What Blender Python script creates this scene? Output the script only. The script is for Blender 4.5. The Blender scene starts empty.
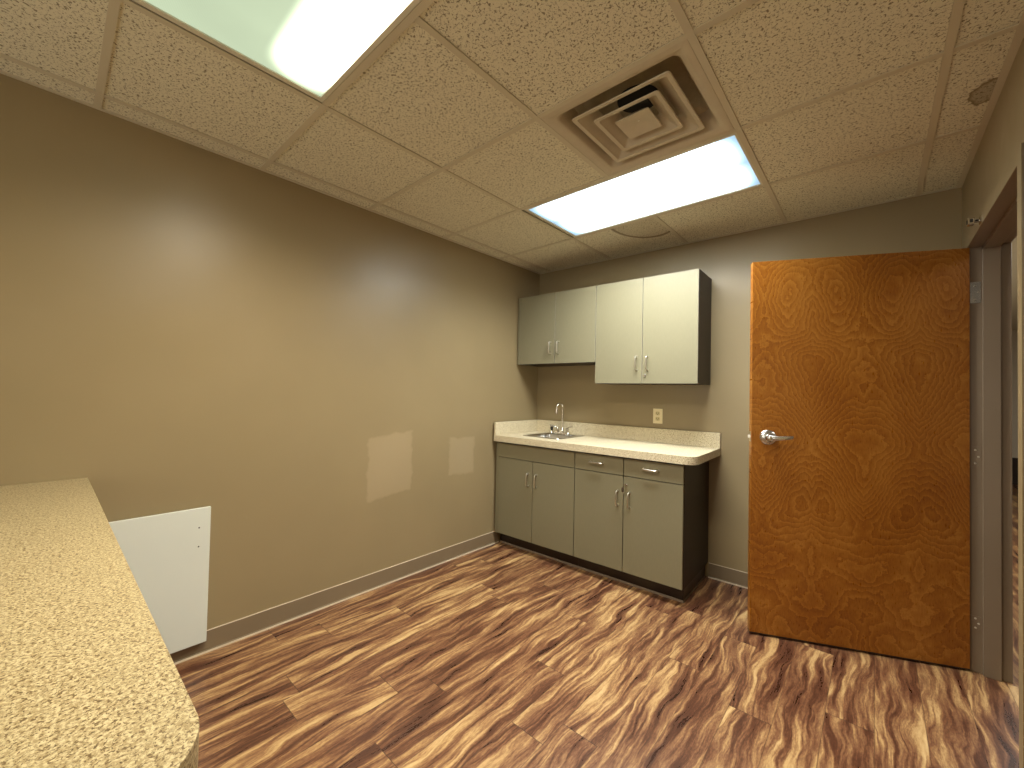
import bpy, bmesh, math, random
from mathutils import Vector, Matrix
random.seed(7)
sc = bpy.context.scene
col = sc.collection
H = 2.44                     # ceiling height
XR = 2.775                   # right wall, room side
XH = 2.900                   # right wall, hall side
YF = -5.6                    # wall behind the camera
TH = math.radians(1.9)       # the back wall is slightly out of square
BO = Vector((0, -0.03, 0))
RB = Matrix.Rotation(TH, 3, 'Z')

# ------------------------------------------------------------------ helpers
def bw(u, v, z=0.0):
    """a point of the back-wall frame (u along the wall, v out into the room)"""
    return RB @ Vector((u, -v, z)) + BO

class MB:
    def __init__(s): s.bm = bmesh.new()
    def box(s, x0, x1, y0, y1, z0, z1):
        vs = [s.bm.verts.new(p) for p in ((x0,y0,z0),(x1,y0,z0),(x1,y1,z0),(x0,y1,z0),(x0,y0,z1),(x1,y0,z1),(x1,y1,z1),(x0,y1,z1))]
        for f in ((3,2,1,0),(4,5,6,7),(0,1,5,4),(1,2,6,5),(2,3,7,6),(3,0,4,7)):
            s.bm.faces.new([vs[i] for i in f])
        return s
    def prism(s, pts, z0, z1):
        a = [s.bm.verts.new((p[0], p[1], z0)) for p in pts]
        b = [s.bm.verts.new((p[0], p[1], z1)) for p in pts]
        n = len(pts)
        s.bm.faces.new(a[::-1]); s.bm.faces.new(b)
        for i in range(n): s.bm.faces.new((a[i], a[(i+1)%n], b[(i+1)%n], b[i]))
        return s
    def loops(s, loops, closed=True, cap0=True, cap1=True):
        vs = [[s.bm.verts.new(p) for p in l] for l in loops]
        n = len(vs[0])
        for a, b in zip(vs[:-1], vs[1:]):
            for i in range(n if closed else n-1): s.bm.faces.new((a[i], a[(i+1)%n], b[(i+1)%n], b[i]))
        if cap0: s.bm.faces.new(vs[0][::-1])
        if cap1: s.bm.faces.new(vs[-1])
        return s
    def lathe(s, c, axis, prof, n=20):
        """prof: list of (distance along the axis, radius)"""
        c = Vector(c); a = Vector(axis).normalized()
        p = a.orthogonal().normalized(); q = a.cross(p)
        L = []
        for d, r in prof:
            L.append([c + a*d + p*(r*math.cos(2*math.pi*i/n)) + q*(r*math.sin(2*math.pi*i/n)) for i in range(n)])
        return s.loops(L)
    def tube(s, pts, r, n=10):
        pts = [Vector(p) for p in pts]
        rs = r if isinstance(r, (list, tuple)) else [r]*len(pts)
        L = []; prev = None
        for i, p in enumerate(pts):
            t = (pts[min(i+1, len(pts)-1)] - pts[max(i-1, 0)]).normalized()
            if prev is None: x = t.orthogonal().normalized()
            else: x = (prev - t*prev.dot(t)).normalized()
            prev = x; y = t.cross(x)
            L.append([p + x*(rs[i]*math.cos(2*math.pi*k/n)) + y*(rs[i]*math.sin(2*math.pi*k/n)) for k in range(n)])
        return s.loops(L)
    def build(s, name, mat, parent=None, origin=(0,0,0), bevel=0, smooth=False, seg=2):
        bmesh.ops.recalc_face_normals(s.bm, faces=s.bm.faces)
        o = Vector(origin)
        for v in s.bm.verts: v.co -= o
        me = bpy.data.meshes.new(name)
        s.bm.to_mesh(me); s.bm.free()
        ob = bpy.data.objects.new(name, me)
        col.objects.link(ob)
        if mat: me.materials.append(mat)
        if parent: ob.parent = parent
        else: ob.location = o
        if smooth:
            for p in me.polygons: p.use_smooth = True
            m = ob.modifiers.new('edges', 'EDGE_SPLIT'); m.split_angle = math.radians(40)
        if bevel:
            m = ob.modifiers.new('bevel', 'BEVEL'); m.width = bevel; m.segments = seg
            m.limit_method = 'ANGLE'; m.angle_limit = math.radians(40)
            m.harden_normals = False
        return ob

def tag(o, label, cat=None, group=None, kind=None):
    if label: o['label'] = label
    if cat: o['category'] = cat
    if group: o['group'] = group
    if kind: o['kind'] = kind
    return o
def struct(o, label, cat):
    return tag(o, label, cat, kind='structure')
def empty(name, loc, rz=0.0):
    o = bpy.data.objects.new(name, None); col.objects.link(o)
    o.location = loc; o.rotation_euler = (0, 0, rz); o.empty_display_size = 0.1
    return o
def back_thing(name, u, v, z):
    """Empty in the back-wall frame; returns it and the origin its parts are built about"""
    return empty(name, bw(u, v, z), TH), Vector((u, -v, z))
def arc(cx, cy, r, a0, a1, n=8):
    return [(cx + r*math.cos(math.radians(a0+(a1-a0)*i/n)), cy + r*math.sin(math.radians(a0+(a1-a0)*i/n))) for i in range(n+1)]
def rrect(x0, x1, y0, y1, r, n=4):
    return arc(x1-r, y1-r, r, 0, 90, n)+arc(x0+r, y1-r, r, 90, 180, n)+arc(x0+r, y0+r, r, 180, 270, n)+arc(x1-r, y0+r, r, 270, 360, n)

# ---------------------------------------------------------------- materials
class NT:
    def __init__(s, name, rough=0.5, metal=0.0, spec=0.5):
        s.m = bpy.data.materials.new(name); s.m.use_nodes = True
        s.t = s.m.node_tree; s.b = s.t.nodes['Principled BSDF']
        s.b.inputs['Roughness'].default_value = rough
        s.b.inputs['Metallic'].default_value = metal
        s.b.inputs['Specular IOR Level'].default_value = spec
        s._co = None
    def n(s, typ, **kw):
        nd = s.t.nodes.new(typ)
        for k, v in kw.items():
            if k.startswith('i_'): s.inp(nd, k[2:], v)
            else: setattr(nd, k, v)
        return nd
    def inp(s, nd, k, v):
        i = nd.inputs[int(k)] if str(k).isdigit() else nd.inputs[k]
        if isinstance(v, bpy.types.NodeSocket): s.t.links.new(v, i)
        else: i.default_value = v
    def co(s):
        if not s._co: s._co = s.n('ShaderNodeTexCoord')
        return s._co.outputs['Object']
    def sep(s, v=None):
        nd = s.n('ShaderNodeSeparateXYZ'); s.inp(nd, 0, v or s.co()); return nd.outputs
    def comb(s, x, y, z):
        nd = s.n('ShaderNodeCombineXYZ')
        for i, v in enumerate((x, y, z)): s.inp(nd, i, v)
        return nd.outputs[0]
    def ma(s, op, a, b=None, c=None, clamp=False):
        nd = s.n('ShaderNodeMath', operation=op, use_clamp=clamp); s.inp(nd, 0, a)
        if b is not None: s.inp(nd, 1, b)
        if c is not None: s.inp(nd, 2, c)
        return nd.outputs[0]
    def vm(s, op, a, b):
        nd = s.n('ShaderNodeVectorMath', operation=op); s.inp(nd, 0, a); s.inp(nd, 1, b); return nd.outputs[0]
    def noise(s, v, scale, detail=3, rough=0.5, dist=0.0):
        nd = s.n('ShaderNodeTexNoise'); s.inp(nd, 'Vector', v); s.inp(nd, 'Scale', scale)
        s.inp(nd, 'Detail', detail); s.inp(nd, 'Roughness', rough); s.inp(nd, 'Distortion', dist)
        return nd.outputs[0]
    def ramp(s, f, stops, interp='LINEAR'):
        nd = s.n('ShaderNodeValToRGB'); s.inp(nd, 0, f); cr = nd.color_ramp; cr.interpolation = interp
        while len(cr.elements) < len(stops): cr.elements.new(0.5)
        for e, (p, c) in zip(cr.elements, stops):
            e.position = p; e.color = (c, c, c, 1) if isinstance(c, (int, float)) else (*c, 1)
        return nd.outputs[0]
    def mix(s, f, a, b, mode='MIX'):
        nd = s.n('ShaderNodeMix', data_type='RGBA', blend_type=mode)
        s.inp(nd, 0, f)
        for k, v in ((6, a), (7, b)):
            if isinstance(v, tuple) and len(v) == 3: v = (*v, 1)
            s.inp(nd, k, v)
        return nd.outputs[2]
    def smooth(s, v, a, b):
        nd = s.n('ShaderNodeMapRange', interpolation_type='SMOOTHSTEP')
        for k, x in ((0, v), (1, a), (2, b), (3, 0.0), (4, 1.0)): s.inp(nd, k, x)
        return nd.outputs[0]
    def boxmask(s, p, a0, a1, q, b0, b1, soft):
        m1 = s.ma('MULTIPLY', s.smooth(p, a0-soft, a0+soft), s.ma('SUBTRACT', 1.0, s.smooth(p, a1-soft, a1+soft)))
        m2 = s.ma('MULTIPLY', s.smooth(q, b0-soft, b0+soft), s.ma('SUBTRACT', 1.0, s.smooth(q, b1-soft, b1+soft)))
        return s.ma('MULTIPLY', m1, m2)
    def base(s, c):
        if isinstance(c, tuple) and len(c) == 3: c = (*c, 1)
        s.inp(s.b, 'Base Color', c); return s
    def rough(s, r): s.inp(s.b, 'Roughness', r); return s
    def bump(s, h, strength=0.2, dist=0.002):
        nd = s.n('ShaderNodeBump'); s.inp(nd, 'Strength', strength); s.inp(nd, 'Distance', dist); s.inp(nd, 'Height', h)
        s.inp(s.b, 'Normal', nd.outputs[0]); return s

WALL = (0.286, 0.220, 0.118)
def wall_mat(name, patches=False):
    m = NT(name, 0.42, spec=0.45)
    co = m.co()
    big = m.noise(co, 1.3, 3, 0.55)
    c = m.mix(m.ramp(big, [(0.3, 0), (0.7, 1)]), tuple(x*0.94 for x in WALL), tuple(x*1.05 for x in WALL))
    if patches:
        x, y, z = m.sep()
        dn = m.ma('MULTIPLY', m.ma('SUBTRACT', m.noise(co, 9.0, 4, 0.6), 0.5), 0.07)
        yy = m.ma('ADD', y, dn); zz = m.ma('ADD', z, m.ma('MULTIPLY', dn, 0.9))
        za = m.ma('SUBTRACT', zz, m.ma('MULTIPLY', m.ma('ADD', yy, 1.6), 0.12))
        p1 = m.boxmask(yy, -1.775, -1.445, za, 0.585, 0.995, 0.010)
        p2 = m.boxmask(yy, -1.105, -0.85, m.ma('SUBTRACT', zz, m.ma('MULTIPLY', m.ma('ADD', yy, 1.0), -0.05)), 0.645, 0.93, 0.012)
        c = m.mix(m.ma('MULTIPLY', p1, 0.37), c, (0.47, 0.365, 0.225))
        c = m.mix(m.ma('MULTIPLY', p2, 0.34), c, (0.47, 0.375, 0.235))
    m.base(c)
    m.rough(m.ramp(m.noise(co, 2.2, 4, 0.6), [(0.3, 0.30), (0.7, 0.42)]))
    fine = m.noise(co, 260.0, 2, 0.6)
    wavy = m.noise(co, 5.0, 2, 0.5)
    h = m.ma('ADD', m.ma('MULTIPLY', fine, 0.25), m.ma('MULTIPLY', wavy, 1.4))
    m.bump(h, 0.35, 0.003)
    return m.m
M = {}
M['wall'] = wall_mat('taupe_wall_paint')
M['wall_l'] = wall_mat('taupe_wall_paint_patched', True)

m = NT('hall_wall_paint', 0.6); m.base((0.62, 0.57, 0.47)); m.bump(m.noise(m.co(), 150, 2), 0.1, 0.001); M['hall'] = m.m

# ceiling tile: mineral fibre with fissures and pinholes, two stained spots
def tile_mat():
    m = NT('mineral_fibre_tile', 0.92, spec=0.1)
    co = m.co(); x, y, z = m.sep()
    w = m.vm('MULTIPLY', co, (1.0, 1.0, 0.2))
    f1 = m.noise(w, 125.0, 2.0, 0.55, 0.7)
    pits = m.ramp(f1, [(0.37, 1.0), (0.425, 0.0)])
    f2 = m.noise(w, 210.0, 1.0, 0.5)
    pin = m.ramp(f2, [(0.30, 1.0), (0.36, 0.0)])
    hole = m.ma('MAXIMUM', pits, m.ma('MULTIPLY', pin, 0.6))
    var = m.noise(w, 2.0, 2, 0.5)
    c = m.mix(var, (0.72, 0.68, 0.53), (0.77, 0.73, 0.57))
    # water stain by the right wall
    dx = m.ma('DIVIDE', m.ma('SUBTRACT', x, 2.756), 0.066); dy = m.ma('DIVIDE', m.ma('SUBTRACT', y, -0.865), 0.088)
    d = m.ma('SQRT', m.ma('ADD', m.ma('MULTIPLY', dx, dx), m.ma('MULTIPLY', dy, dy)))
    d = m.ma('ADD', d, m.ma('MULTIPLY', m.ma('SUBTRACT', m.noise(w, 22, 3), 0.5), 0.7))
    st = m.ramp(d, [(0.0, 0.55), (0.72, 0.6), (0.92, 1.0), (1.06, 0.0)])
    c = m.mix(m.ma('MULTIPLY', st, 0.85), c, (0.16, 0.105, 0.035))
    # round-edged patch line on the tile behind the light
    ax = m.ma('SUBTRACT', x, 1.262); ay = m.ma('SUBTRACT', y, -0.545)
    e = m.ma('SQRT', m.ma('ADD', m.ma('POWER', m.ma('DIVIDE', ax, 0.205), 2.0), m.ma('POWER', m.ma('DIVIDE', ay, 0.285), 2.0)))
    inx = m.ma('MULTIPLY', m.ma('LESS_THAN', x, 1.372), m.ma('GREATER_THAN', y, -0.61))
    ring = m.ma('MULTIPLY', m.ramp(m.ma('ABSOLUTE', m.ma('SUBTRACT', e, 1.0)), [(0.0, 1.0), (0.035, 1.0), (0.07, 0.0)]), inx)
    ins = m.ma('MULTIPLY', m.ma('LESS_THAN', e, 1.0), inx)
    c = m.mix(m.ma('MULTIPLY', ins, 0.30), c, (0.30, 0.22, 0.13))
    c = m.mix(m.ma('MULTIPLY', ring, 0.7), c, (0.16, 0.11, 0.06))
    c = m.mix(m.ma('MULTIPLY', hole, 0.80), c, (0.15, 0.11, 0.06))
    m.base(c)
    m.bump(m.ma('SUBTRACT', m.ma('MULTIPLY', m.noise(w, 300, 2), 0.2), hole), 0.5, 0.002)
    return m.m
M['tile'] = tile_mat()
m = NT('painted_tee', 0.5); m.base((0.58, 0.52, 0.385)); M['tee'] = m.m
m = NT('cut_tile_edge', 0.9); m.base((0.25, 0.2, 0.13)); M['tile_edge'] = m.m

# striped wood plank floor
def floor_mat():
    m = NT('striped_wood_plank', 0.32, spec=0.5)
    x, y, z = m.sep()
    W, L = 0.152, 1.22
    ci = m.ma('FLOOR', m.ma('DIVIDE', x, W))
    wn = m.n('ShaderNodeTexWhiteNoise', noise_dimensions='1D'); m.inp(wn, 'W', ci)
    yo = m.ma('ADD', m.ma('DIVIDE', y, L), m.ma('MULTIPLY', wn.outputs[0], 5.0))
    ri = m.ma('FLOOR', yo)
    wn2 = m.n('ShaderNodeTexWhiteNoise', noise_dimensions='2D'); m.inp(wn2, 'Vector', m.comb(ci, ri, 0.0))
    off = m.vm('MULTIPLY', wn2.outputs['Color'], (17.0, 23.0, 11.0))
    fx = m.ma('FRACT', m.ma('DIVIDE', x, W)); fy = m.ma('FRACT', yo)
    p = m.vm('ADD', m.comb(x, y, 0.0), off)
    # slow sideways wander of the grain
    wob = m.noise(m.vm('MULTIPLY', p, (1.2, 0.9, 1.0)), 2.0, 1.5, 0.5)
    wob2 = m.noise(m.vm('MULTIPLY', p, (5.0, 2.1, 1.0)), 2.6, 2, 0.5)
    sx, sy, sz = m.sep(p)
    gx = m.ma('ADD', sx, m.ma('ADD', m.ma('MULTIPLY', m.ma('SUBTRACT', wob, 0.5), 0.14), m.ma('MULTIPLY', m.ma('SUBTRACT', wob2, 0.5), 0.050)))
    n1 = m.noise(m.comb(gx, m.ma('MULTIPLY', sy, 0.07), sz), 30.0, 3.0, 0.62, 0.2)
    n2 = m.noise(m.comb(gx, m.ma('MULTIPLY', sy, 0.05), sz), 95.0, 3, 0.6)
    n3 = m.noise(m.comb(gx, m.ma('MULTIPLY', sy, 0.18), sz), 9.0, 2, 0.5)
    n4 = m.noise(m.comb(sx, m.ma('MULTIPLY', sy, 0.25), sz), 260.0, 2, 0.6)
    t = m.ma('ADD', m.ma('ADD', m.ma('MULTIPLY', n1, 0.62), m.ma('MULTIPLY', n2, 0.24)), m.ma('MULTIPLY', n3, 0.22))
    t = m.ma('ADD', t, m.ma('MULTIPLY', m.ma('SUBTRACT', n4, 0.5), 0.14))
    t = m.ma('ADD', t, m.ma('MULTIPLY', m.ma('SUBTRACT', wn2.outputs[0], 0.5), 0.03))
    c = m.ramp(t, [(0.39, (0.042, 0.016, 0.010)), (0.475, (0.10, 0.039, 0.020)), (0.535, (0.19, 0.086, 0.041)),
                   (0.585, (0.30, 0.163, 0.070)), (0.64, (0.47, 0.295, 0.125)), (0.73, (0.60, 0.42, 0.20))])
    # plank seams
    sxm = m.ma('MAXIMUM', m.ma('LESS_THAN', fx, 0.010), m.ma('GREATER_THAN', fx, 0.990))
    sym = m.ma('LESS_THAN', fy, 0.0022)
    seam = m.ma('MAXIMUM', m.ma('MULTIPLY', sxm, 0.45), m.ma('MULTIPLY', sym, 0.85))
    c = m.mix(seam, c, (0.045, 0.022, 0.012))
    m.base(c)
    m.rough(m.ramp(t, [(0.4, 0.27), (0.7, 0.42)]))
    m.bump(m.ma('SUBTRACT', m.ma('MULTIPLY', t, 0.6), seam), 0.25, 0.0012)
    return m.m
M['floor'] = floor_mat()

# orange-brown birch door with mirrored contour figure
def birch_mat():
    m = NT('stained_birch_veneer', 0.33, spec=0.5)
    x, y, z = m.sep()
    px = m.ma('PINGPONG', m.ma('ADD', x, 0.262), 0.2285)
    wander = m.noise(m.comb(x, m.ma('MULTIPLY', z, 1.0), 3.0), 5.0, 3, 0.55)
    v = m.comb(m.ma('ADD', px, m.ma('MULTIPLY', wander, 0.03)), m.ma('MULTIPLY', z, 0.75), 1.7)
    h = m.noise(v, 2.3, 1.5, 0.35, 0.15)
    h = m.ma('ADD', h, m.ma('MULTIPLY', m.noise(m.comb(x, z, 0.0), 18.0, 4, 0.65), 0.06))
    line = m.ma('FRACT', m.ma('MULTIPLY', h, 38.0))
    k = m.ramp(line, [(0.0, 0.35), (0.10, 1.0), (0.30, 0.55), (0.75, 0.28), (0.93, 0.0), (1.0, 0.35)])
    fine = m.noise(m.comb(m.ma('MULTIPLY', x, 1.0), m.ma('MULTIPLY', z, 0.22), 0.0), 160.0, 3, 0.6)
    blotch = m.noise(m.comb(x, m.ma('MULTIPLY', z, 0.6), 5.0), 3.5, 3, 0.55)
    t = m.ma('ADD', m.ma('MULTIPLY', k, 0.27), m.ma('ADD', m.ma('MULTIPLY', fine, 0.36), m.ma('MULTIPLY', blotch, 0.52)))
    c = m.ramp(t, [(0.30, (0.185, 0.052, 0.004)), (0.53, (0.285, 0.098, 0.009)), (0.76, (0.40, 0.165, 0.026))])
    m.base(c); m.rough(m.ramp(fine, [(0.3, 0.26), (0.7, 0.4)]))
    m.bump(m.ma('ADD', m.ma('MULTIPLY', k, 0.5), fine), 0.12, 0.001)
    return m.m
M['birch'] = birch_mat()

def laminate_mat(name, scale, base, dark, light, stretch=(1, 1, 1)):
    m = NT(name, 0.36, spec=0.45)
    p = m.vm('MULTIPLY', m.co(), stretch)
    a = m.noise(p, scale, 2.5, 0.6, 0.4)
    b = m.noise(m.vm('ADD', p, (5.1, 3.3, 1.7)), scale*0.8, 2.5, 0.65, 0.4)
    d = m.noise(m.vm('ADD', p, (9.1, 1.3, 4.7)), scale*1.7, 2.0, 0.6, 0.2)
    c = m.mix(m.ramp(a, [(0.42, 0.0), (0.60, 1.0)]), base, light)
    c = m.mix(m.ramp(b, [(0.54, 0.0), (0.61, 0.95)]), c, dark)
    c = m.mix(m.ramp(d, [(0.61, 0.0), (0.68, 0.9)]), c, tuple(q*0.5 for q in dark))
    m.base(c); m.bump(a, 0.08, 0.0006)
    return m.m
M['speckle'] = laminate_mat('speckled_beige_laminate', 250.0, (0.31, 0.235, 0.115), (0.115, 0.068, 0.024), (0.53, 0.445, 0.255))
M['speckle_b'] = laminate_mat('speckled_cream_laminate', 200.0, (0.60, 0.52, 0.35), (0.36, 0.27, 0.15), (0.76, 0.69, 0.50))

m = NT('grey_green_laminate', 0.38, spec=0.45)
c = m.mix(m.noise(m.vm('MULTIPLY', m.co(), (1, 1, 0.2)), 130, 2), (0.215, 0.195, 0.120), (0.24, 0.218, 0.137))
m.base(c); M['front'] = m.m
m = NT('dark_brown_laminate', 0.45, spec=0.3)
m.base(m.mix(m.noise(m.co(), 30, 3), (0.024, 0.014, 0.008), (0.034, 0.021, 0.012))); M['dark'] = m.m
m = NT('pale_edge_banding', 0.5); m.base((0.33, 0.31, 0.23)); M['edge'] = m.m
m = NT('dark_vinyl_cove', 0.35); m.base((0.03, 0.018, 0.012)); M['toe'] = m.m
m = NT('painted_cove_highlight', 0.45); m.base((0.24, 0.19, 0.145)); M['strip'] = m.m  # pale tone paints the highlight along the toe kick's cove edge
m = NT('taupe_vinyl_base', 0.4); m.base(m.mix(m.noise(m.co(), 6, 3), (0.20, 0.147, 0.088), (0.235, 0.175, 0.105))); M['vinyl'] = m.m
m = NT('pale_caulk', 0.5); m.base((0.66, 0.56, 0.42)); M['caulk'] = m.m
m = NT('chrome', 0.12, 1.0); m.base((0.82, 0.81, 0.78)); M['chrome'] = m.m
m = NT('satin_nickel', 0.28, 1.0); m.base((0.72, 0.69, 0.62)); M['nickel'] = m.m
m = NT('brushed_steel', 0.26, 1.0); m.base((0.62, 0.62, 0.60))
m.bump(m.noise(m.vm('MULTIPLY', m.co(), (1, 12, 1)), 120, 2), 0.05, 0.0005); M['steel'] = m.m
m = NT('black_rubber', 0.45); m.base((0.015, 0.013, 0.012)); M['black'] = m.m
m = NT('ivory_plastic', 0.38); m.base((0.74, 0.64, 0.40)); M['ivory'] = m.m
m = NT('ivory_plastic_dark', 0.4); m.base((0.55, 0.46, 0.24)); M['ivory2'] = m.m
m = NT('white_melamine', 0.4); m.base(m.mix(m.noise(m.co(), 3, 2), (0.66, 0.69, 0.62), (0.71, 0.74, 0.67))); M['melamine'] = m.m
m = NT('brown_frame_paint', 0.3, spec=0.6)
m.base(m.mix(m.noise(m.co(), 4, 3), (0.19, 0.14, 0.09), (0.225, 0.168, 0.112))); m.bump(m.noise(m.co(), 180, 2), 0.15, 0.001); M['frame'] = m.m
m = NT('vent_plastic', 0.5); m.base(m.mix(m.noise(m.co(), 14, 4, 0.65), (0.48, 0.41, 0.29), (0.60, 0.52, 0.38))); M['vent'] = m.m
m = NT('duct_black', 0.8); m.base((0.01, 0.01, 0.01)); M['duct'] = m.m
m = NT('vent_dusty', 0.8); m.base(m.mix(m.noise(m.co(), 18, 4, 0.65), (0.30, 0.25, 0.16), (0.55, 0.47, 0.33))); M['dusty'] = m.m
m = NT('fixture_white', 0.4); m.base((0.66, 0.63, 0.50)); M['fixture'] = m.m

def lens_mat(name, tubes, glow, base_col, base_e, tube_e, tube_col=(1.0, 0.97, 0.90)):
    """prismatic lens: the lamps behind it glow through as soft bands along x (object space)"""
    m = NT(name, 0.35)
    x, y, z = m.sep()
    tot = None
    for ty in tubes:
        d = m.ma('ABSOLUTE', m.ma('SUBTRACT', y, ty))
        band = m.ma('SUBTRACT', 1.0, m.smooth(d, glow*0.40, glow*1.40))
        ex = m.ma('SUBTRACT', 1.0, m.smooth(m.ma('ADD', m.ma('ABSOLUTE', x), m.ma('MULTIPLY', m.ma('POWER', m.ma('DIVIDE', d, glow), 2.0), 0.025)), 0.46, 0.60))
        b = m.ma('MULTIPLY', band, ex)
        tot = b if tot is None else m.ma('MAXIMUM', tot, b)
    pr = m.noise(m.co(), 3.0, 2)
    grid = m.ma('MULTIPLY', m.ma('SINE', m.ma('MULTIPLY', m.ma('ADD', x, y), 900.0)), m.ma('SINE', m.ma('MULTIPLY', m.ma('SUBTRACT', x, y), 900.0)))
    be = m.ma('MULTIPLY', m.ma('ADD', m.ma('ADD', 0.8, m.ma('MULTIPLY', pr, 0.4)), m.ma('MULTIPLY', grid, 0.06)), base_e)
    e = m.ma('ADD', be, m.ma('MULTIPLY', tot, tube_e))
    em = m.n('ShaderNodeEmission'); m.inp(em, 'Color', m.mix(tot, base_col, tube_col)); m.inp(em, 'Strength', e)
    tr = m.n('ShaderNodeBsdfTransparent'); m.inp(tr, 'Color', m.mix(m.ma('POWER', tot, 2.5), (0.02, 0.024, 0.02), (0.92, 0.92, 0.92)))
    ad = m.n('ShaderNodeAddShader'); m.inp(ad, 0, em.outputs[0]); m.inp(ad, 1, tr.outputs[0])
    gl = m.n('ShaderNodeBsdfGlossy'); m.inp(gl, 'Roughness', 0.3)
    mx = m.n('ShaderNodeMixShader'); m.inp(mx, 0, 0.06); m.inp(mx, 1, ad.outputs[0]); m.inp(mx, 2, gl.outputs[0])
    out = [n for n in m.t.nodes if n.type == 'OUTPUT_MATERIAL'][0]
    m.t.links.new(mx.outputs[0], out.inputs[0]); m.t.nodes.remove(m.b)
    return m.m
M['lens_near'] = lens_mat('lens_half_lit', [0.19], 0.105, (0.82, 0.97, 0.66), 0.72, 5.0, (1.0, 0.95, 0.82))
M['lens_far'] = lens_mat('lens_lit', [-0.125, 0.125], 0.155, (0.52, 0.78, 1.0), 0.90, 4.0, (0.95, 0.98, 0.96))

# ----------------------------------------------------------------- the room
b = MB(); b.prism([(-0.15, YF-0.15), (5.2, YF-0.15), (5.2, 7.3), (XR-0.02, 7.3), (XR-0.02, 0.3), (-0.15, 0.3)], -0.08, 0.0)
fl = b.build('floor', M['floor'])
struct(fl, 'brown and golden striped wood-look plank floor', 'floor')

b = MB(); b.box(-0.14, 0, YF-0.14, 0.1, 0, 2.75)
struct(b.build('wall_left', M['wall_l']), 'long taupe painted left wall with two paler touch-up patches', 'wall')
b = MB(); b.prism([bw(-0.02, 0)[:2], bw(2.93, 0)[:2], bw(2.93, -0.12)[:2], bw(-0.02, -0.12)[:2]], 0, 2.75)
struct(b.build('wall_back', M['wall']), 'taupe wall behind the sink cabinets and the door', 'wall')
JY, KY, HZ = -0.165, -1.122, 2.045     # hinge jamb, latch jamb, head of the doorway
b = MB()
b.box(XR, XH-0.004, JY+0.03, 0.22, 0, 2.75)
b.box(XR, XH-0.004, KY-0.03, JY+0.03, HZ+0.03, 2.75)
b.box(XR, XH-0.004, YF-0.14, KY-0.03, 0, 2.75)
struct(b.build('wall_right', M['wall']), 'taupe right wall with the doorway in it', 'wall')
WX0, WX1, WZ0, WZ1 = 0.35, 2.5, 0.75, 2.15
b = MB(); b.box(-0.14, WX0, YF-0.14, YF, 0, 2.75); b.box(WX1, XH, YF-0.14, YF, 0, 2.75)
b.box(WX0, WX1, YF-0.14, YF, 0, WZ0); b.box(WX0, WX1, YF-0.14, YF, WZ1, 2.75)
struct(b.build('wall_front', M['wall']), 'taupe wall behind the camera', 'wall')

b = MB()
for q in ((WX0, WX1, WZ0, WZ0+0.04), (WX0, WX1, WZ1-0.04, WZ1), (WX0, WX0+0.04, WZ0+0.04, WZ1-0.04), (WX1-0.04, WX1, WZ0+0.04, WZ1-0.04), (1.405, 1.445, WZ0+0.04, WZ1-0.04)):
    b.box(q[0], q[1], YF-0.10, YF-0.06, q[2], q[3])
added_win = b.build('added_window_1', M['fixture'])  # unseen window, added so fill light can reach the ceiling
struct(added_win, 'wide unseen window added behind the camera for fill light', 'window')
# hallway seen through the doorway
b = MB(); b.box(XH-0.004, XH+0.006, 0.0, 7.3, 0, 2.6); b.box(XH-0.004, XH+0.006, -5, -1.3, 0, 2.6)
struct(b.build('wall_hall_near', M['hall']), 'pale hallway wall on the side of the room', 'wall')
b = MB(); b.box(5.0, 5.1, YF, 7.3, 0, 2.6)
struct(b.build('wall_hall_side', M['hall']), 'pale hallway wall opposite the doorway', 'wall')
b = MB(); b.box(XH-0.1, 5.1, 7.0, 7.1, 0, 2.6)
struct(b.build('wall_hall_end', M['hall']), 'pale wall at the far end of the hallway', 'wall')
b = MB(); b.box(XH-0.1, 5.1, YF-0.1, YF, 0, 2.6)
struct(b.build('wall_hall_rear', M['hall']), 'pale wall at the near end of the hallway', 'wall')
b = MB(); b.box(XH-0.0, 5.1, YF-0.1, 7.1, 2.44, 2.5)
struct(b.build('ceiling_hall', M['fixture']), 'plain pale hallway ceiling', 'ceiling')

# ceiling: lay-in tiles on a tee grid
GX = [0.134, 0.7525, 1.371, 1.990, 2.608]
GY = [-0.605, -1.2146, -1.8242, -2.4338, -3.0434, -3.653, -4.2626, -4.8722, -5.4818]
xs = [0.0] + GX + [XR]
def wy(x): return BO.y + math.tan(TH)*x
skip = {(2, 4): 1, (3, 4): 1, (2, 1): 1, (3, 1): 1, (3, 2): 1}    # cells of the two lights and the vent
b = MB()
rows = [None] + GY + [YF]
for i in range(6):
    for j in range(10):
        if (i, j) in skip: continue
        x0, x1 = xs[i]+0.0035, xs[i+1]-0.0035
        y0 = rows[j+1]+0.0035 if j < 9 else YF
        if j == 0: pts = [(x0, y0), (x1, y0), (x1, wy(x1)-0.002), (x0, wy(x0)-0.002)]
        else: pts = [(x0, y0), (x1, y0), (x1, rows[j]-0.0035), (x0, rows[j]-0.0035)]
        lift = 0.0012 + 0.0016*random.random()
        b.prism(pts, H+lift, H+0.018)
ceil = b.build('ceiling', M['tile'])
struct(ceil, 'speckled beige drop ceiling of square tiles', 'ceiling')
b = MB()
for x in GX:
    spans = [(YF, wy(x)-0.001)] if x != GX[2] else [(YF, GY[4]-0.012), (GY[3]+0.012, GY[1]-0.012), (GY[0]+0.012, wy(x)-0.001)]
    for y0, y1 in spans:
        b.box(x-0.012, x+0.012, y0, y1, H-0.0035, H+0.0008)
        b.box(x-0.002, x+0.002, y0, y1, H+0.0008, H+0.035)
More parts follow.
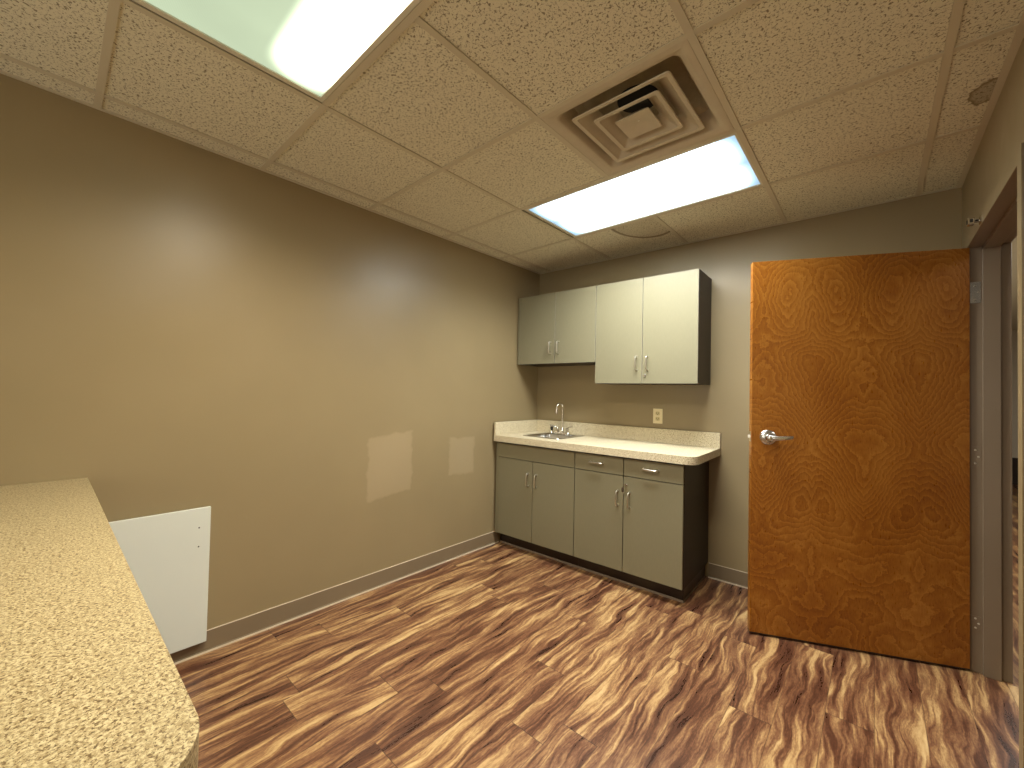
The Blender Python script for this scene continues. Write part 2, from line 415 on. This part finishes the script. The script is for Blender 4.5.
for j, y in enumerate(GY):
    for i in range(6):
        b.box(xs[i]+(0.012 if i else 0), xs[i+1]-(0.012 if i < 5 else 0), y-0.012, y+0.012, H-0.0028, H+0.001)
        b.box(xs[i]+0.012, xs[i+1]-0.012, y-0.002, y+0.002, H+0.001, H+0.035)
for y in (GY[0], GY[1], GY[3], GY[4]): b.box(GX[2]-0.012, GX[2]+0.012, y-0.012, y+0.012, H-0.0028, H+0.001)
g = b.build('ceiling_grid', M['tee'], ceil)
b = MB()
b.box(0, 0.02, YF, wy(0), H-0.003, H+0.001)
b.box(XR-0.022, XR, YF, wy(XR), H-0.003, H+0.001)
b.prism([(0.02, wy(0)-0.022), (XR-0.022, wy(XR)-0.022), (XR-0.022, wy(XR)-0.001), (0.02, wy(0)-0.001)], H-0.003, H+0.001)
b.build('wall_angle', M['tee'], ceil)
b = MB(); b.box(-0.1, XH, YF-0.1, 0.25, 2.66, 2.72)
b.build('deck', M['duct'], ceil)

# cove base along the walls
def cove(name, pts, label):
    """pts: polyline of the wall foot, the room on its left-hand side normal n"""
    o = MB(); k = MB()
    for (a, c, n) in pts:
        a = Vector(a); c = Vector(c); n = Vector(n)
        def strip(mb, w0, w1, z0, z1):
            mb.prism([(a+n*w0)[:], (c+n*w0)[:], (c+n*w1)[:], (a+n*w1)[:]], z0, z1)
        strip(o, 0.0, 0.0035, 0.0, 0.100)
        strip(o, 0.0035, 0.009, 0.0, 0.012)
        strip(k, 0.0, 0.0045, 0.100, 0.1035)
        strip(k, 0.009, 0.0135, 0.0, 0.008)
    ob = o.build(name, M['vinyl']); struct(ob, label, 'baseboard')
    k.build('caulk_line', M['caulk'], ob)
cove('baseboard_left', [((0, -3.1), (0, -0.545), (1, 0))], 'taupe cove base with pale caulk lines along the left wall')
p, q = bw(1.545, 0), bw(2.775, 0); nb = RB @ Vector((0, -1, 0))
cove('baseboard_back', [(p[:2], q[:2], nb[:2])], 'taupe cove base on the back wall between cabinets and doorway')
cove('baseboard_right', [((XR, -3.6), (XR, KY-0.08), (-1, 0))], 'taupe cove base on the right wall')

# door frame: pressed steel, rabbets either side of a raised stop
def frame_profile(c, s):
    """plan outline of one jamb: c = rabbet face y, s = +1 when the opening lies towards -y"""
    t = 0.036
    return [(XR-0.008, c+s*0.05), (XR-0.008, c), (2.817, c), (2.817, c-s*0.015), (2.873, c-s*0.015), (2.873, c), (XH+0.008, c),
            (XH+0.008, c+s*0.05), (XH, c+s*0.05), (XH, c+s*t), (XR, c+s*t), (XR, c+s*0.05)]
b = MB()
b.prism(frame_profile(JY, 1), 0, HZ)
b.prism(frame_profile(KY, -1), 0, HZ)
pr = [(XR-0.008, HZ+0.05), (XR-0.008, HZ), (2.817, HZ), (2.817, HZ-0.015), (2.873, HZ-0.015), (2.873, HZ), (XH+0.008, HZ), (XH+0.008, HZ+0.05), (XH, HZ+0.05), (XH, HZ+0.025), (XR, HZ+0.025), (XR, HZ+0.05)]
L = [[(x, yy, z) for x, z in pr] for yy in (KY-0.05, JY+0.05)]
b.loops(L)
fr = b.build('trim_1', M['frame'], bevel=0.0015)
struct(fr, 'brown painted steel door frame in the right wall', 'door frame')
b = MB()
b.box(XR-0.0095, XR-0.008, KY-0.05, JY+0.05, HZ+0.001, HZ+0.05)
b.box(XR-0.0095, XR-0.008, KY-0.05, KY-0.001, 0.0, HZ+0.001)
b.box(XR-0.0095, XR-0.008, JY+0.001, JY+0.05, 0.0, HZ+0.001)
tag(b.build('frame_face', M['wall'], fr), 'wall-coloured front face of the frame')
for z0, z1, bright in ((1.772, 1.876, 1), (0.978, 1.078, 0), (0.20, 0.268, 0)):
    b = MB(); b.box(2.776, 2.812, JY-0.0022, JY-0.0003, z0, z1)
    h = b.build('hinge', M['steel'] if bright else M['frame'], fr, bevel=0.0006)
    if bright: tag(h, 'bare steel hinge leaf')
    b = MB()
    n = 3
    for k in range(n):
        zz = z0 + (z1-z0)*(0.18+0.32*k)
        b.lathe((2.797 + (0.006 if k % 2 else -0.004), JY-0.002, zz), (0, -1, 0), [(0, 0.0045), (0.0012, 0.0042), (0.002, 0.002)], 12)
    b.build('screw', M['chrome'] if bright else M['nickel'], h)
# the open birch door
DX = Vector((1.919-2.774, -0.568+0.181, 0)); DW = DX.length
ang = math.atan2(DX.y, DX.x)
# local x runs from the hinge to the free edge, local -y... is the back
b = MB(); b.box(0.0, DW-0.002, -0.044, 0.0, 0.0, 2.030)
door = b.build('door_1', M['birch'], bevel=0.0015)
door.location = (2.774, -0.181, 0.014); door.rotation_euler = (0, 0, ang)
struct(door, 'orange-brown birch door standing open in front of the back wall', 'door')
# lever set, both faces; local +y is the face seen in the photo
HXd, HZd = 0.856, 1.062
for s, y0 in ((1, 0.0), (-1, -0.044)):
    hs = empty('door_handle', (HXd, y0, HZd)); hs.parent = door
    b = MB(); b.lathe((0, 0, 0), (0, s, 0), [(0, 0.040), (0.004, 0.041), (0.009, 0.038), (0.014, 0.026), (0.016, 0.019), (0.040, 0.0175), (0.046, 0.015)], 28)
    b.build('rose', M['steel'], hs, smooth=True)
    b = MB()
    # lever points back towards the hinge
    pts = [(0.004, s*0.044, 0), (-0.012, s*0.052, 0.0), (-0.035, s*0.056, 0.001), (-0.060, s*0.057, 0.003), (-0.086, s*0.056, 0.006), (-0.102, s*0.052, 0.008)]
    Ls = []
    for i, (x, y, z) in enumerate(pts):
        hh = (0.015, 0.014, 0.0125, 0.0115, 0.0105, 0.009)[i]; tt = 0.0062
        Ls.append([(x, y+tt*math.cos(a), z+hh*math.sin(a)) for a in [2*math.pi*k/12 for k in range(12)]])
    b.loops(Ls); b.build('lever', M['steel'], hs, smooth=True)
    if s == 1:
        b = MB(); b.lathe((0.0, 0.044, 0), (0, 1, 0), [(0, 0.0135), (0.010, 0.0125), (0.012, 0.010)], 18)
        b.build('lock_cylinder', M['chrome'], hs, smooth=True)
b = MB(); b.box(DW-0.003, DW-0.0005, -0.035, -0.009, HZd-0.028, HZd+0.028)
lp = b.build('latch_plate', M['nickel'], door)
b = MB(); b.prism([(DW-0.001, -0.030), (DW+0.011, -0.018), (DW-0.001, -0.014)], HZd-0.008, HZd+0.008)
b.build('latch_bolt', M['nickel'], lp)
b = MB()
b.box(0.0, DW-0.002, -0.042, -0.002, -0.006, 0.0)
tag(b.build('door_bottom_edge', M['toe'], door), 'dark bottom edge')

# small bracket on the face above the doorway
t = empty('wall_bracket', (XR-0.0097, -0.535, 2.068))
b = MB(); b.box(-0.004, 0, -0.022, 0.022, -0.016, 0.016)
b.build('plate', M['chrome'], t, bevel=0.0015)
b = MB(); b.box(-0.022, -0.004, -0.010, 0.004, -0.010, 0.002); b.box(-0.040, -0.020, -0.018, 0.014, -0.018, 0.012)
b.build('arm', M['chrome'], t, bevel=0.003)
b = MB(); b.box(-0.034, -0.025, -0.0195, -0.017, -0.010, 0.004); b.box(-0.018, -0.008, -0.0115, -0.0095, -0.008, 0.0); b.box(-0.042, -0.0395, -0.008, 0.006, -0.010, 0.004)
b.build('slot', M['black'], t)
tag(t, 'tiny chrome and black bracket above the doorway, near the top corner of the open door', 'bracket')

# unidentified dark object at the end of the hall, stood in for by a panel
b = MB(); b.box(3.2, 4.85, 6.985, 7.0, 0.0, 0.42)
struct(b.build('hall_dark_stand_in', M['dark']), 'dark panel standing in for an unidentified object at the foot of the hallway end wall', 'wall panel')

# ------------------------------------------------------------ ceiling lights
def troffer(x0, x1, y0, y1, lens, label, tubes, power, tint):
    cx, cy = (x0+x1)/2, (y0+y1)/2
    t = empty('ceiling_light', (cx, cy, H)); hx, hy = (x1-x0)/2-0.013, (y1-y0)/2-0.013
    tag(t, label, 'ceiling light', 'recessed fluorescent ceiling lights')
    lx, ly = hx-0.022, hy-0.018
    b = MB()
    for (a0, a1, b0, b1) in ((-hx, hx, -hy, -ly), (-hx, hx, ly, hy), (-hx, -lx, -ly, ly), (lx, hx, -ly, ly)):
        b.box(a0, a1, b0, b1, -0.003, 0.006)
    b.build('frame', M['fixture'], t, bevel=0.0015)
    b = MB(); b.box(-lx, lx, -ly, ly, 0.0025, 0.0035); b.build('lens', lens, t)
    b = MB(); b.box(-hx+0.01, hx-0.01, -hy+0.01, hy-0.01, 0.10, 0.11)
    for (a0, a1, b0, b1) in ((-hx+0.008, hx-0.008, -hy+0.008, -ly+0.002), (-hx+0.008, hx-0.008, ly-0.002, hy-0.008), (-hx+0.008, -lx+0.002, -ly+0.002, ly-0.002), (lx-0.002, hx-0.008, -ly+0.002, ly-0.002)):
        b.box(a0, a1, b0, b1, 0.006, 0.10)
    b.build('housing', M['fixture'], t)
    for ty in tubes:      # the fluorescent tubes behind the lens
        l = bpy.data.lights.new('fluorescent_tube', 'AREA'); l.shape = 'RECTANGLE'; l.size = 1.06; l.size_y = 0.16
        l.energy = power; l.color = tint; l.spread = math.radians(150)
        lo = bpy.data.objects.new('fluorescent_tube', l); col.objects.link(lo); lo.parent = t; lo.location = (0, ty, 0.012)
    for (sx) in (-0.25, 0.25):
        b = MB(); b.box(sx*4*hx*0.93-0.008, sx*4*hx*0.93+0.008, ly+0.006, ly+0.012, -0.0045, -0.002); b.build('latch', M['fixture'], t)
troffer(GX[1]+0.006, GX[3]+0.006, GY[4], GY[3], M['lens_near'], 'large recessed ceiling light cut by the top edge, one side glowing pale green', [0.19], 57, (1.0, 0.91, 0.75))
troffer(GX[1]+0.012, GX[3]+0.012, GY[1], GY[0], M['lens_far'], 'recessed white ceiling light between the square vent and the wall cabinets', [-0.125, 0.125], 26, (0.95, 0.98, 0.96))

# ------------------------------------------------------------ square diffuser
cx, cy = (GX[2]+GX[3])/2, (GY[1]+GY[2])/2
vt = empty('air_vent', (cx, cy, H)); tag(vt, 'square beige stepped air vent in the ceiling beside the light', 'vent')
def sq(h, z, r=0.02, n=3): return [(p[0], p[1], z) for p in rrect(-h, h, -h, h, r, n)]
hv = 0.2965
b = MB()
b.loops([sq(hv, 0.004, 0.002), sq(hv, -0.003, 0.002), sq(hv-0.022, -0.004, 0.004), sq(hv-0.026, -0.002, 0.006), sq(0.256, 0.001, 0.02), sq(0.250, 0.008, 0.03), sq(0.236, 0.05, 0.035), sq(0.228, 0.085, 0.04)], cap0=False, cap1=False)
o = b.build('frame', M['vent'], vt, smooth=True)
b = MB()
b.loops([sq(0.228, 0.085, 0.04), sq(0.20, 0.10, 0.04)], cap0=False, cap1=True)
b.build('plenum', M['dusty'], vt)
b = MB(); b.lathe((0, -0.01, 0.0985), (0, 0, 1), [(0, 0.085), (0.0005, 0.085)], 36); b.build('duct_opening', M['duct'], vt)
for s, nk, d in ((0.206, 0.126, 0.050), (0.140, 0.064, 0.048)):
    b = MB()
    r = 0.014
    b.loops([sq(s-0.018, -0.003, r*0.7), sq(s-0.002, -0.005, r), sq(s, -0.001, r), sq(nk+0.003, d, r*0.7), sq(nk, d, r*0.7), sq(s-0.021, 0.004, r*0.7), sq(s-0.018, -0.003, r*0.7)], cap0=False, cap1=False)
    b.build('louver_ring', M['vent'], vt, smooth=True)
b = MB()
b.loops([sq(0.030, 0.036, 0.004), sq(0.072, 0.0, 0.006), sq(0.072, -0.004, 0.006), sq(0.066, -0.004, 0.006), sq(0.020, 0.012, 0.004)], cap0=True, cap1=True)
b.build('centre_plate', M['vent'], vt, smooth=True)
b = MB(); b.lathe((0, 0, 0.0125), (0, 0, -1), [(0, 0.004), (0.002, 0.003)], 10); b.build('screw', M['nickel'], vt)

# ------------------------------------------------------------- cabinet parts
def pull(parent, u, v, z, vertical=True, length=0.098):
    """arched wire pull; (u, z) its middle, v the face it is screwed to; coordinates relative to the parent"""
    b = MB(); h = length/2; out = 0.030
    prof = [(-h, 0.0), (-h, 0.018), (-h+0.002, 0.025), (-h+0.008, out-0.001), (-h*0.5, out), (h*0.5, out), (h-0.008, out-0.001), (h-0.002, 0.025), (h, 0.018), (h, 0.0)]
    pts = [((u, -(v+d), z+a) if vertical else (u+a, -(v+d), z)) for a, d in prof]
    b.tube(pts, 0.0050, 10)
    for a in (-h, h):
        c = (u, -v, z+a) if vertical else (u+a, -v, z)
        b.lathe(c, (0, -1, 0), [(0, 0.0065), (0.003, 0.006)], 12)
    return b.build('handle', M['nickel'], parent, smooth=True)

def cam_lock(parent, u, v, z, key=False):
    b = MB(); b.lathe((u, -v, z), (0, -1, 0), [(0, 0.011), (0.005, 0.0105), (0.008, 0.008)], 18)
    lk = b.build('lock', M['chrome'], parent, smooth=True)
    if key:
        b = MB(); b.box(u-0.0015, u+0.0015, -v-0.026, -v-0.006, z-0.004, z+0.004)
        b.prism([(u-0.0015, -v-0.045), (u+0.0015, -v-0.045), (u+0.0015, -v-0.025), (u-0.0015, -v-0.025)], z-0.011, z+0.011)
        b.box(u-0.018, u+0.001, -v-0.040, -v-0.037, z-0.044, z-0.012)
        b.build('key', M['chrome'], lk, bevel=0.0008)
    return lk

def panel_front(name, parent, O, u0, u1, v0, z0, z1):
    """a slab front: grey-green laminate with a thin paler edge"""
    g = 0.0027
    b = MB(); b.box(u0+g-O.x, u1-g-O.x, -(v0+0.019)-O.y, -(v0+0.001)-O.y, z0+g-O.z, z1-g-O.z)
    o = b.build(name, M['front'], parent, bevel=0.0012)
    return o

# upper units ----------------------------------------------------------------
def upper(u0, u1, z0, z1, um, label, hz, lock, fill=0.0):
    t, O = back_thing('wall_cabinet', (u0+u1)/2, 0.15, z0)
    tag(t, label, 'cabinet', 'wall cabinets over the sink counter')
    b = MB(); b.box(u0-O.x, u1-O.x, -0.30-O.y, -0.002-O.y, 0.0, z1-z0)
    b.build('body', M['dark'], t, bevel=0.001)
    if fill:
        b = MB(); b.box(u0-O.x, u0+fill-0.002-O.x, -0.317-O.y, -0.30-O.y, 0.0, z1-z0); b.build('filler_strip', M['front'], t)
    for k, (a, c) in enumerate(((u0+fill, um), (um, u1))):
        d = panel_front('door', t, O, a, c, 0.30, z0, z1)
        hu = (um-0.040) if k == 0 else (um+0.040)
        pull(d, hu-O.x, 0.32+O.y, hz-O.z)
        if lock and k == 1: cam_lock(d, um+0.022-O.x, 0.319+O.y, 1.432-O.z)
        # pale edge banding round the front
        e = MB()
        y0, y1 = -(0.3195)-O.y, -(0.314)-O.y
        A, C, B0, B1 = a+0.0024-O.x, c-0.0024-O.x, z0+0.0020-O.z, z1-0.0020-O.z
        for q in ((A, A+0.0014, B0, B1), (C-0.0014, C, B0, B1), (A, C, B0, B0+0.0014), (A, C, B1-0.0014, B1)):
            e.box(q[0], q[1], y0, y1, q[2], q[3])
        e.build('edge_banding', M['edge'], d)
    return t
upper(0.003, 0.784, 1.541, 2.143, 0.404, 'short grey two-door wall cabinet hung in the corner above the sink', 1.676, False, 0.020)
upper(0.785, 1.543, 1.374, 2.143, 1.162, 'taller grey two-door wall cabinet reaching lower, beside the short one', 1.521, True)

# base units -----------------------------------------------------------------
def base_unit(u0, u1, um, label, side, sink):
    t, O = back_thing('base_cabinet', (u0+u1)/2, 0.28, 0.0)
    tag(t, label, 'cabinet', 'base cabinets under the sink counter')
    def bx(mb, a0, a1, v0, v1, z0, z1): return mb.box(a0-O.x, a1-O.x, -v1-O.y, -v0-O.y, z0, z1)
    if sink:      # open box so that the bowl hangs inside
        b = MB(); bx(b, u0, u0+0.018, 0.002, 0.560, 0.105, 0.876); bx(b, u1-0.018, u1, 0.002, 0.560, 0.105, 0.876)
        bx(b, u0+0.018, u1-0.018, 0.002, 0.56, 0.105, 0.123); bx(b, u0+0.018, u1-0.018, 0.002, 0.012, 0.123, 0.876)
        bx(b, u0+0.018, u1-0.018, 0.545, 0.56, 0.123, 0.876)
    else: b = bx(MB(), u0, u1, 0.002, 0.560, 0.105, 0.876)
    b.build('body', M['dark'], t, bevel=0.001)
    b = bx(MB(), u0, u1-(0.018 if side else 0), 0.01, 0.500, 0.0, 0.105)
    k = b.build('toe_kick', M['toe'], t)
    b = bx(MB(), u0, u1-(0.018 if side else 0)+0.0025*side, 0.500, 0.5045, 0.0, 0.014)
    if side: bx(b, u1-0.018, u1-0.0135, 0.02, 0.5045, 0.0, 0.014)
    b.build('highlight_strip', M['strip'], k)
    zs = 0.746
    if sink:
        f = 0.026
        b = bx(MB(), u0, u0+f-0.002, 0.56, 0.576, 0.105, 0.866); b.build('filler_strip', M['front'], t)
        panel_front('false_drawer_front', t, O, u0+f, u1, 0.561, zs, 0.866)
        for k, (a, c) in enumerate(((u0+f, um), (um, u1))):
            d = panel_front('door', t, O, a, c, 0.561, 0.107, zs)
            pull(d, (um-0.040 if k == 0 else um+0.040)-O.x, 0.580+O.y, 0.600)
    else:
        for k, (a, c) in enumerate(((u0, um), (um, u1))):
            dr = panel_front('drawer', t, O, a, c, 0.561, zs, 0.866)
            pull(dr, ((0.952, 1.337)[k])-O.x, 0.580+O.y, 0.813, False)
            d = panel_front('door', t, O, a, c, 0.561, 0.107, zs)
            pull(d, (um-0.038 if k == 0 else um+0.046)-O.x, 0.580+O.y, 0.594)
            if k: cam_lock(d, um+0.022-O.x, 0.580+O.y, 0.690, True)
    return t
base_unit(0.003, 0.7725, 0.392, 'grey two-door base cabinet under the sink, in the corner by the left wall', 0, True)
base_unit(0.7735, 1.540, 1.151, 'grey base cabinet with two drawers over two doors, key in its lock', 1, False)

# worktop with the sink cut-out ----------------------------------------------
Zc = 0.927
t, O = back_thing('countertop', 0.8, 0.3, 0.877)
tag(t, 'cream speckled countertop with backsplash holding the small sink', 'countertop')
V1 = 0.612; r = 0.075
outer = [(0.001, -0.001), (0.001, -V1)] + arc(1.615-r, -V1+r, r, 270, 360, 8) + [(1.615, -0.001)]
su0, su1, sv0, sv1 = 0.205, 0.545, 0.055, 0.462
b = MB()
def P2(pts): return [(p[0]-O.x, p[1]-O.y) for p in pts]
b.prism(P2([(0.001, -0.001), (0.001, -V1), (su0, -V1), (su0, -0.001)]), 0.0, 0.050)
b.prism(P2([(su1, -0.001), (su1, -V1)] + arc(1.615-r, -V1+r, r, 270, 360, 10) + [(1.615, -0.001)]), 0.0, 0.050)
b.prism(P2([(su0, -V1), (su1, -V1), (su1, -sv1), (su0, -sv1)]), 0.0, 0.050)
b.prism(P2([(su0, -sv0), (su1, -sv0), (su1, -0.001), (su0, -0.001)]), 0.0, 0.050)
bmesh.ops.remove_doubles(b.bm, verts=b.bm.verts, dist=0.0001)
b.build('worktop', M['speckle_b'], t)
b = MB(); b.box(0.021-O.x, 1.615-O.x, -0.020-O.y, -0.001-O.y, 0.050, 0.157)
b.build('backsplash', M['speckle_b'], t, bevel=0.002)
b = MB(); b.box(0.001-O.x, 0.020-O.x, -V1-O.y, -0.001-O.y, 0.050, 0.157)
b.build('side_splash', M['speckle_b'], t, bevel=0.002)

# sink -------------------------------------------------------------------------
t, O = back_thing('sink', (su0+su1)/2, (sv0+sv1)/2, Zc)
tag(t, 'small square stainless steel sink set into the cream counter', 'sink')
hx, hy = (su1-su0)/2, (sv1-sv0)/2
def rr(x0, x1, y0, y1, rad, z): return [(p[0], p[1], z) for p in rrect(x0, x1, y0, y1, rad, 5)]
b = MB()   # rim, deck (deeper at the back) and bowl as one pressed sheet
b.loops([rr(-hx-0.012, hx+0.012, -hy-0.012, hy+0.012, 0.02, 0.0005), rr(-hx-0.009, hx+0.009, -hy-0.009, hy+0.009, 0.018, 0.0055),
         rr(-hx+0.010, hx-0.010, -hy+0.010, hy-0.078, 0.03, 0.0050), rr(-hx+0.020, hx-0.020, -hy+0.020, hy-0.088, 0.04, -0.006),
         rr(-hx+0.028, hx-0.028, -hy+0.028, hy-0.096, 0.045, -0.120), rr(-hx+0.060, hx-0.060, -hy+0.060, hy-0.125, 0.03, -0.137)], cap0=False, cap1=True)
b.build('bowl', M['steel'], t, smooth=True)
b = MB(); b.lathe((0, -0.04, -0.137), (0, 0, 1), [(0, 0.038), (0.002, 0.036), (0.0025, 0.02)], 20); b.build('drain', M['chrome'], t, smooth=True)

# faucet -----------------------------------------------------------------------
fu, fv = 0.350, 0.092
t, O = back_thing('faucet', fu, fv, Zc+0.0055)
tag(t, 'tall chrome gooseneck faucet with two lever handles at the sink', 'faucet')
b = MB(); b.loops([rr(-0.080, 0.080, -0.024, 0.024, 0.022, 0), rr(-0.080, 0.080, -0.024, 0.024, 0.022, 0.006), rr(-0.074, 0.074, -0.018, 0.018, 0.017, 0.014)])
b.build('base_plate', M['chrome'], t, smooth=True)
b = MB(); b.lathe((0, 0, 0.012), (0, 0, 1), [(0, 0.020), (0.012, 0.019), (0.022, 0.014), (0.034, 0.013), (0.040, 0.009)], 20)
b.build('spout_collar', M['chrome'], t, smooth=True)
pts = [(0, 0, 0.045), (0, 0, 0.12), (0, 0, 0.216)]
R = 0.034
for i in range(1, 13):
    a = math.radians(180*i/12*1.02)
    pts.append((-0.25*(R-R*math.cos(a)), -(R-R*math.cos(a)), 0.234+R*math.sin(a)))
pts.append((pts[-1][0], pts[-1][1]-0.001, 0.205)); pts.append((pts[-1][0], pts[-1][1]-0.001, 0.182))
b = MB(); b.tube(pts, [0.0085]*(len(pts)-2)+[0.0088, 0.0105], 14); b.build('spout', M['chrome'], t, smooth=True)
for s in (-1, 1):
    b = MB(); b.lathe((s*0.052, 0, 0.010), (0, 0, 1), [(0, 0.019), (0.010, 0.018), (0.020, 0.013), (0.036, 0.014), (0.042, 0.010)], 18)
    hb = b.build('handle', M['chrome'], t, smooth=True)
    b = MB(); b.tube([(s*0.050, 0, 0.046), (s*0.058, -0.010, 0.056), (s*0.078, -0.020, 0.064), (s*0.118, -0.026, 0.072)], [0.007, 0.006, 0.0055, 0.006], 10)
    b.build('lever', M['chrome'], hb, smooth=True)
# side sprayer
t, O = back_thing('side_sprayer', 0.238, 0.094, Zc+0.0055)
tag(t, 'short black and chrome sprayer beside the faucet', 'sprayer')
b = MB(); b.lathe((0, 0, 0), (0, 0, 1), [(0, 0.017), (0.006, 0.016), (0.018, 0.011), (0.022, 0.010)], 16); b.build('collar', M['chrome'], t, smooth=True)
b = MB(); b.lathe((0, 0, 0.022), (0, 0, 1), [(0, 0.010), (0.012, 0.013), (0.026, 0.015), (0.034, 0.011)], 16); b.build('spray_head', M['black'], t, smooth=True)

# outlet -----------------------------------------------------------------------
t, O = back_thing('power_outlet', 1.166, 0.0, 1.130)
tag(t, 'ivory double power outlet on the wall above the backsplash', 'outlet')
b = MB(); b.box(-0.037, 0.037, -0.006, -0.0003, -0.058, 0.058); b.build('cover_plate', M['ivory'], t, bevel=0.0025)
for zz in (0.021, -0.021):
    b = MB(); b.loops([[(p[0], -0.006, p[1]) for p in rrect(-0.0165, 0.0165, zz-0.0145, zz+0.0145, 0.008, 4)], [(p[0], -0.0085, p[1]) for p in rrect(-0.0165, 0.0165, zz-0.0145, zz+0.0145, 0.008, 4)]])
    so = b.build('socket', M['ivory2'], t)
    b = MB(); b.box(-0.0085, -0.0055, -0.0090, -0.0084, zz-0.003, zz+0.007); b.box(0.0055, 0.0085, -0.0090, -0.0084, zz-0.003, zz+0.006)
    b.lathe((0, -0.0084, zz-0.0085), (0, -1, 0), [(0, 0.0028), (0.0006, 0.0028)], 10)
    b.build('slots', M['black'], so)
b = MB(); b.lathe((0, -0.006, 0), (0, -1, 0), [(0, 0.0032), (0.0012, 0.0025)], 12); b.build('screw', M['nickel'], t)

# ------------------------------------------------------- counter in front left
LZ = 0.905; LX = 1.93; LY = -3.010
t = empty('counter', (0.95, -3.33, LZ-0.045))
tag(t, 'tan speckled laminate counter top with a rounded corner at lower left', 'countertop')
O = Vector(t.location)
r = 0.10
ol = [(0.001, -3.64), (LX, -3.64)] + arc(LX-r, LY-r, r, 0, 90, 14) + [(0.001, LY-0.016)]
b = MB(); b.prism([(p[0]-O.x, p[1]-O.y) for p in ol], 0.0, 0.045)
b.build('worktop', M['speckle'], t, bevel=0.0012)
t = empty('base_cabinet', (0.92, -3.35, 0))
tag(t, 'brown cabinet body under the rounded tan speckled counter top', 'cabinet')
O = Vector(t.location)
r = 0.075
ol = [(0.012, -3.60), (LX-0.02, -3.60)] + arc(LX-0.02-r, LY-0.03-r, r, 0, 90, 12) + [(0.012, LY-0.03)]
b = MB(); b.prism([(p[0]-O.x, p[1]-O.y) for p in ol], 0.10, LZ-0.0455); b.build('body', M['frame'], t)
b = MB(); b.box(0.02-O.x, 1.84-O.x, -3.58-O.y, -3.10-O.y, 0, 0.10); b.build('toe_kick', M['toe'], t)

# white board low on the left wall
t = empty('white_board_panel', (0.02, -2.83, 0.068))
tag(t, 'white melamine board with two screw holes low on the left wall', 'board')
O = Vector(t.location)
b = MB(); b.box(0.016-O.x, 0.034-O.x, -3.045-O.y, -2.608-O.y, 0.0, 0.642); b.build('board', M['melamine'], t, bevel=0.0012)
b = MB(); b.box(0.0005-O.x, 0.016-O.x, -3.03-O.y, -2.66-O.y, 0.06, 0.60); b.build('mounting_batten', M['dark'], t)
for zz in (0.551, 0.462):
    b = MB(); b.lathe((0.034-O.x, -2.652-O.y, zz), (1, 0, 0), [(0, 0.0035), (0.0006, 0.0035)], 12)
    b.build('screw_hole', M['black'], t)

# ------------------------------------------------------------------- lighting
def area(name, loc, sx, sy, power, color, rot=(0, 0, 0)):
    l = bpy.data.lights.new(name, 'AREA'); l.shape = 'RECTANGLE'; l.size = sx; l.size_y = sy; l.energy = power; l.color = color
    o = bpy.data.objects.new(name, l); col.objects.link(o); o.location = loc; o.rotation_euler = rot
    return o
area('added_hall_fill', (3.9, 1.5, 2.42), 0.6, 4.0, 55, (1.0, 0.96, 0.88))  # unseen lamp, added to brighten the hallway
area('added_ceiling_fill', ((WX0+WX1)/2, YF-0.12, (WZ0+WZ1)/2), WX1-WX0, WZ1-WZ0, 35, (1.0, 0.94, 0.80), (math.radians(90+32), 0, 0))  # fill light added at the invented window to brighten the ceiling
w = bpy.data.worlds.new('world'); sc.world = w; w.use_nodes = True
w.node_tree.nodes['Background'].inputs[0].default_value = (1.0, 0.93, 0.8, 1)
w.node_tree.nodes['Background'].inputs[1].default_value = 0.05

# --------------------------------------------------------------------- camera
cam = bpy.data.cameras.new('camera'); co = bpy.data.objects.new('camera', cam); col.objects.link(co)
cam.sensor_fit = 'HORIZONTAL'; cam.sensor_width = 36.0; cam.lens = 408.853/1024*36.0; cam.clip_start = 0.02
yaw, pit, rol = 0.72650, 0.01952, 0.02081
F = Vector((-math.sin(yaw)*math.cos(pit), math.cos(yaw)*math.cos(pit), math.sin(pit)))
R1 = Vector((math.cos(yaw), math.sin(yaw), 0)); U1 = R1.cross(F)
R2 = R1*math.cos(rol) + U1*math.sin(rol); U2 = -R1*math.sin(rol) + U1*math.cos(rol)
mat = Matrix((( R2.x, U2.x, -F.x, 2.43094), (R2.y, U2.y, -F.y, -3.13617), (R2.z, U2.z, -F.z, 1.29396), (0, 0, 0, 1)))
co.matrix_world = mat
sc.camera = co

sc.view_settings.view_transform = 'Standard'; sc.view_settings.look = 'None'
sc.view_settings.exposure = 0.08; sc.view_settings.gamma = 1.0; sc.view_settings.use_curve_mapping = False
sc.cycles.use_denoising = True
sc.cycles.max_bounces = 10; sc.cycles.diffuse_bounces = 6
sc.cycles.sample_clamp_indirect = 8.0
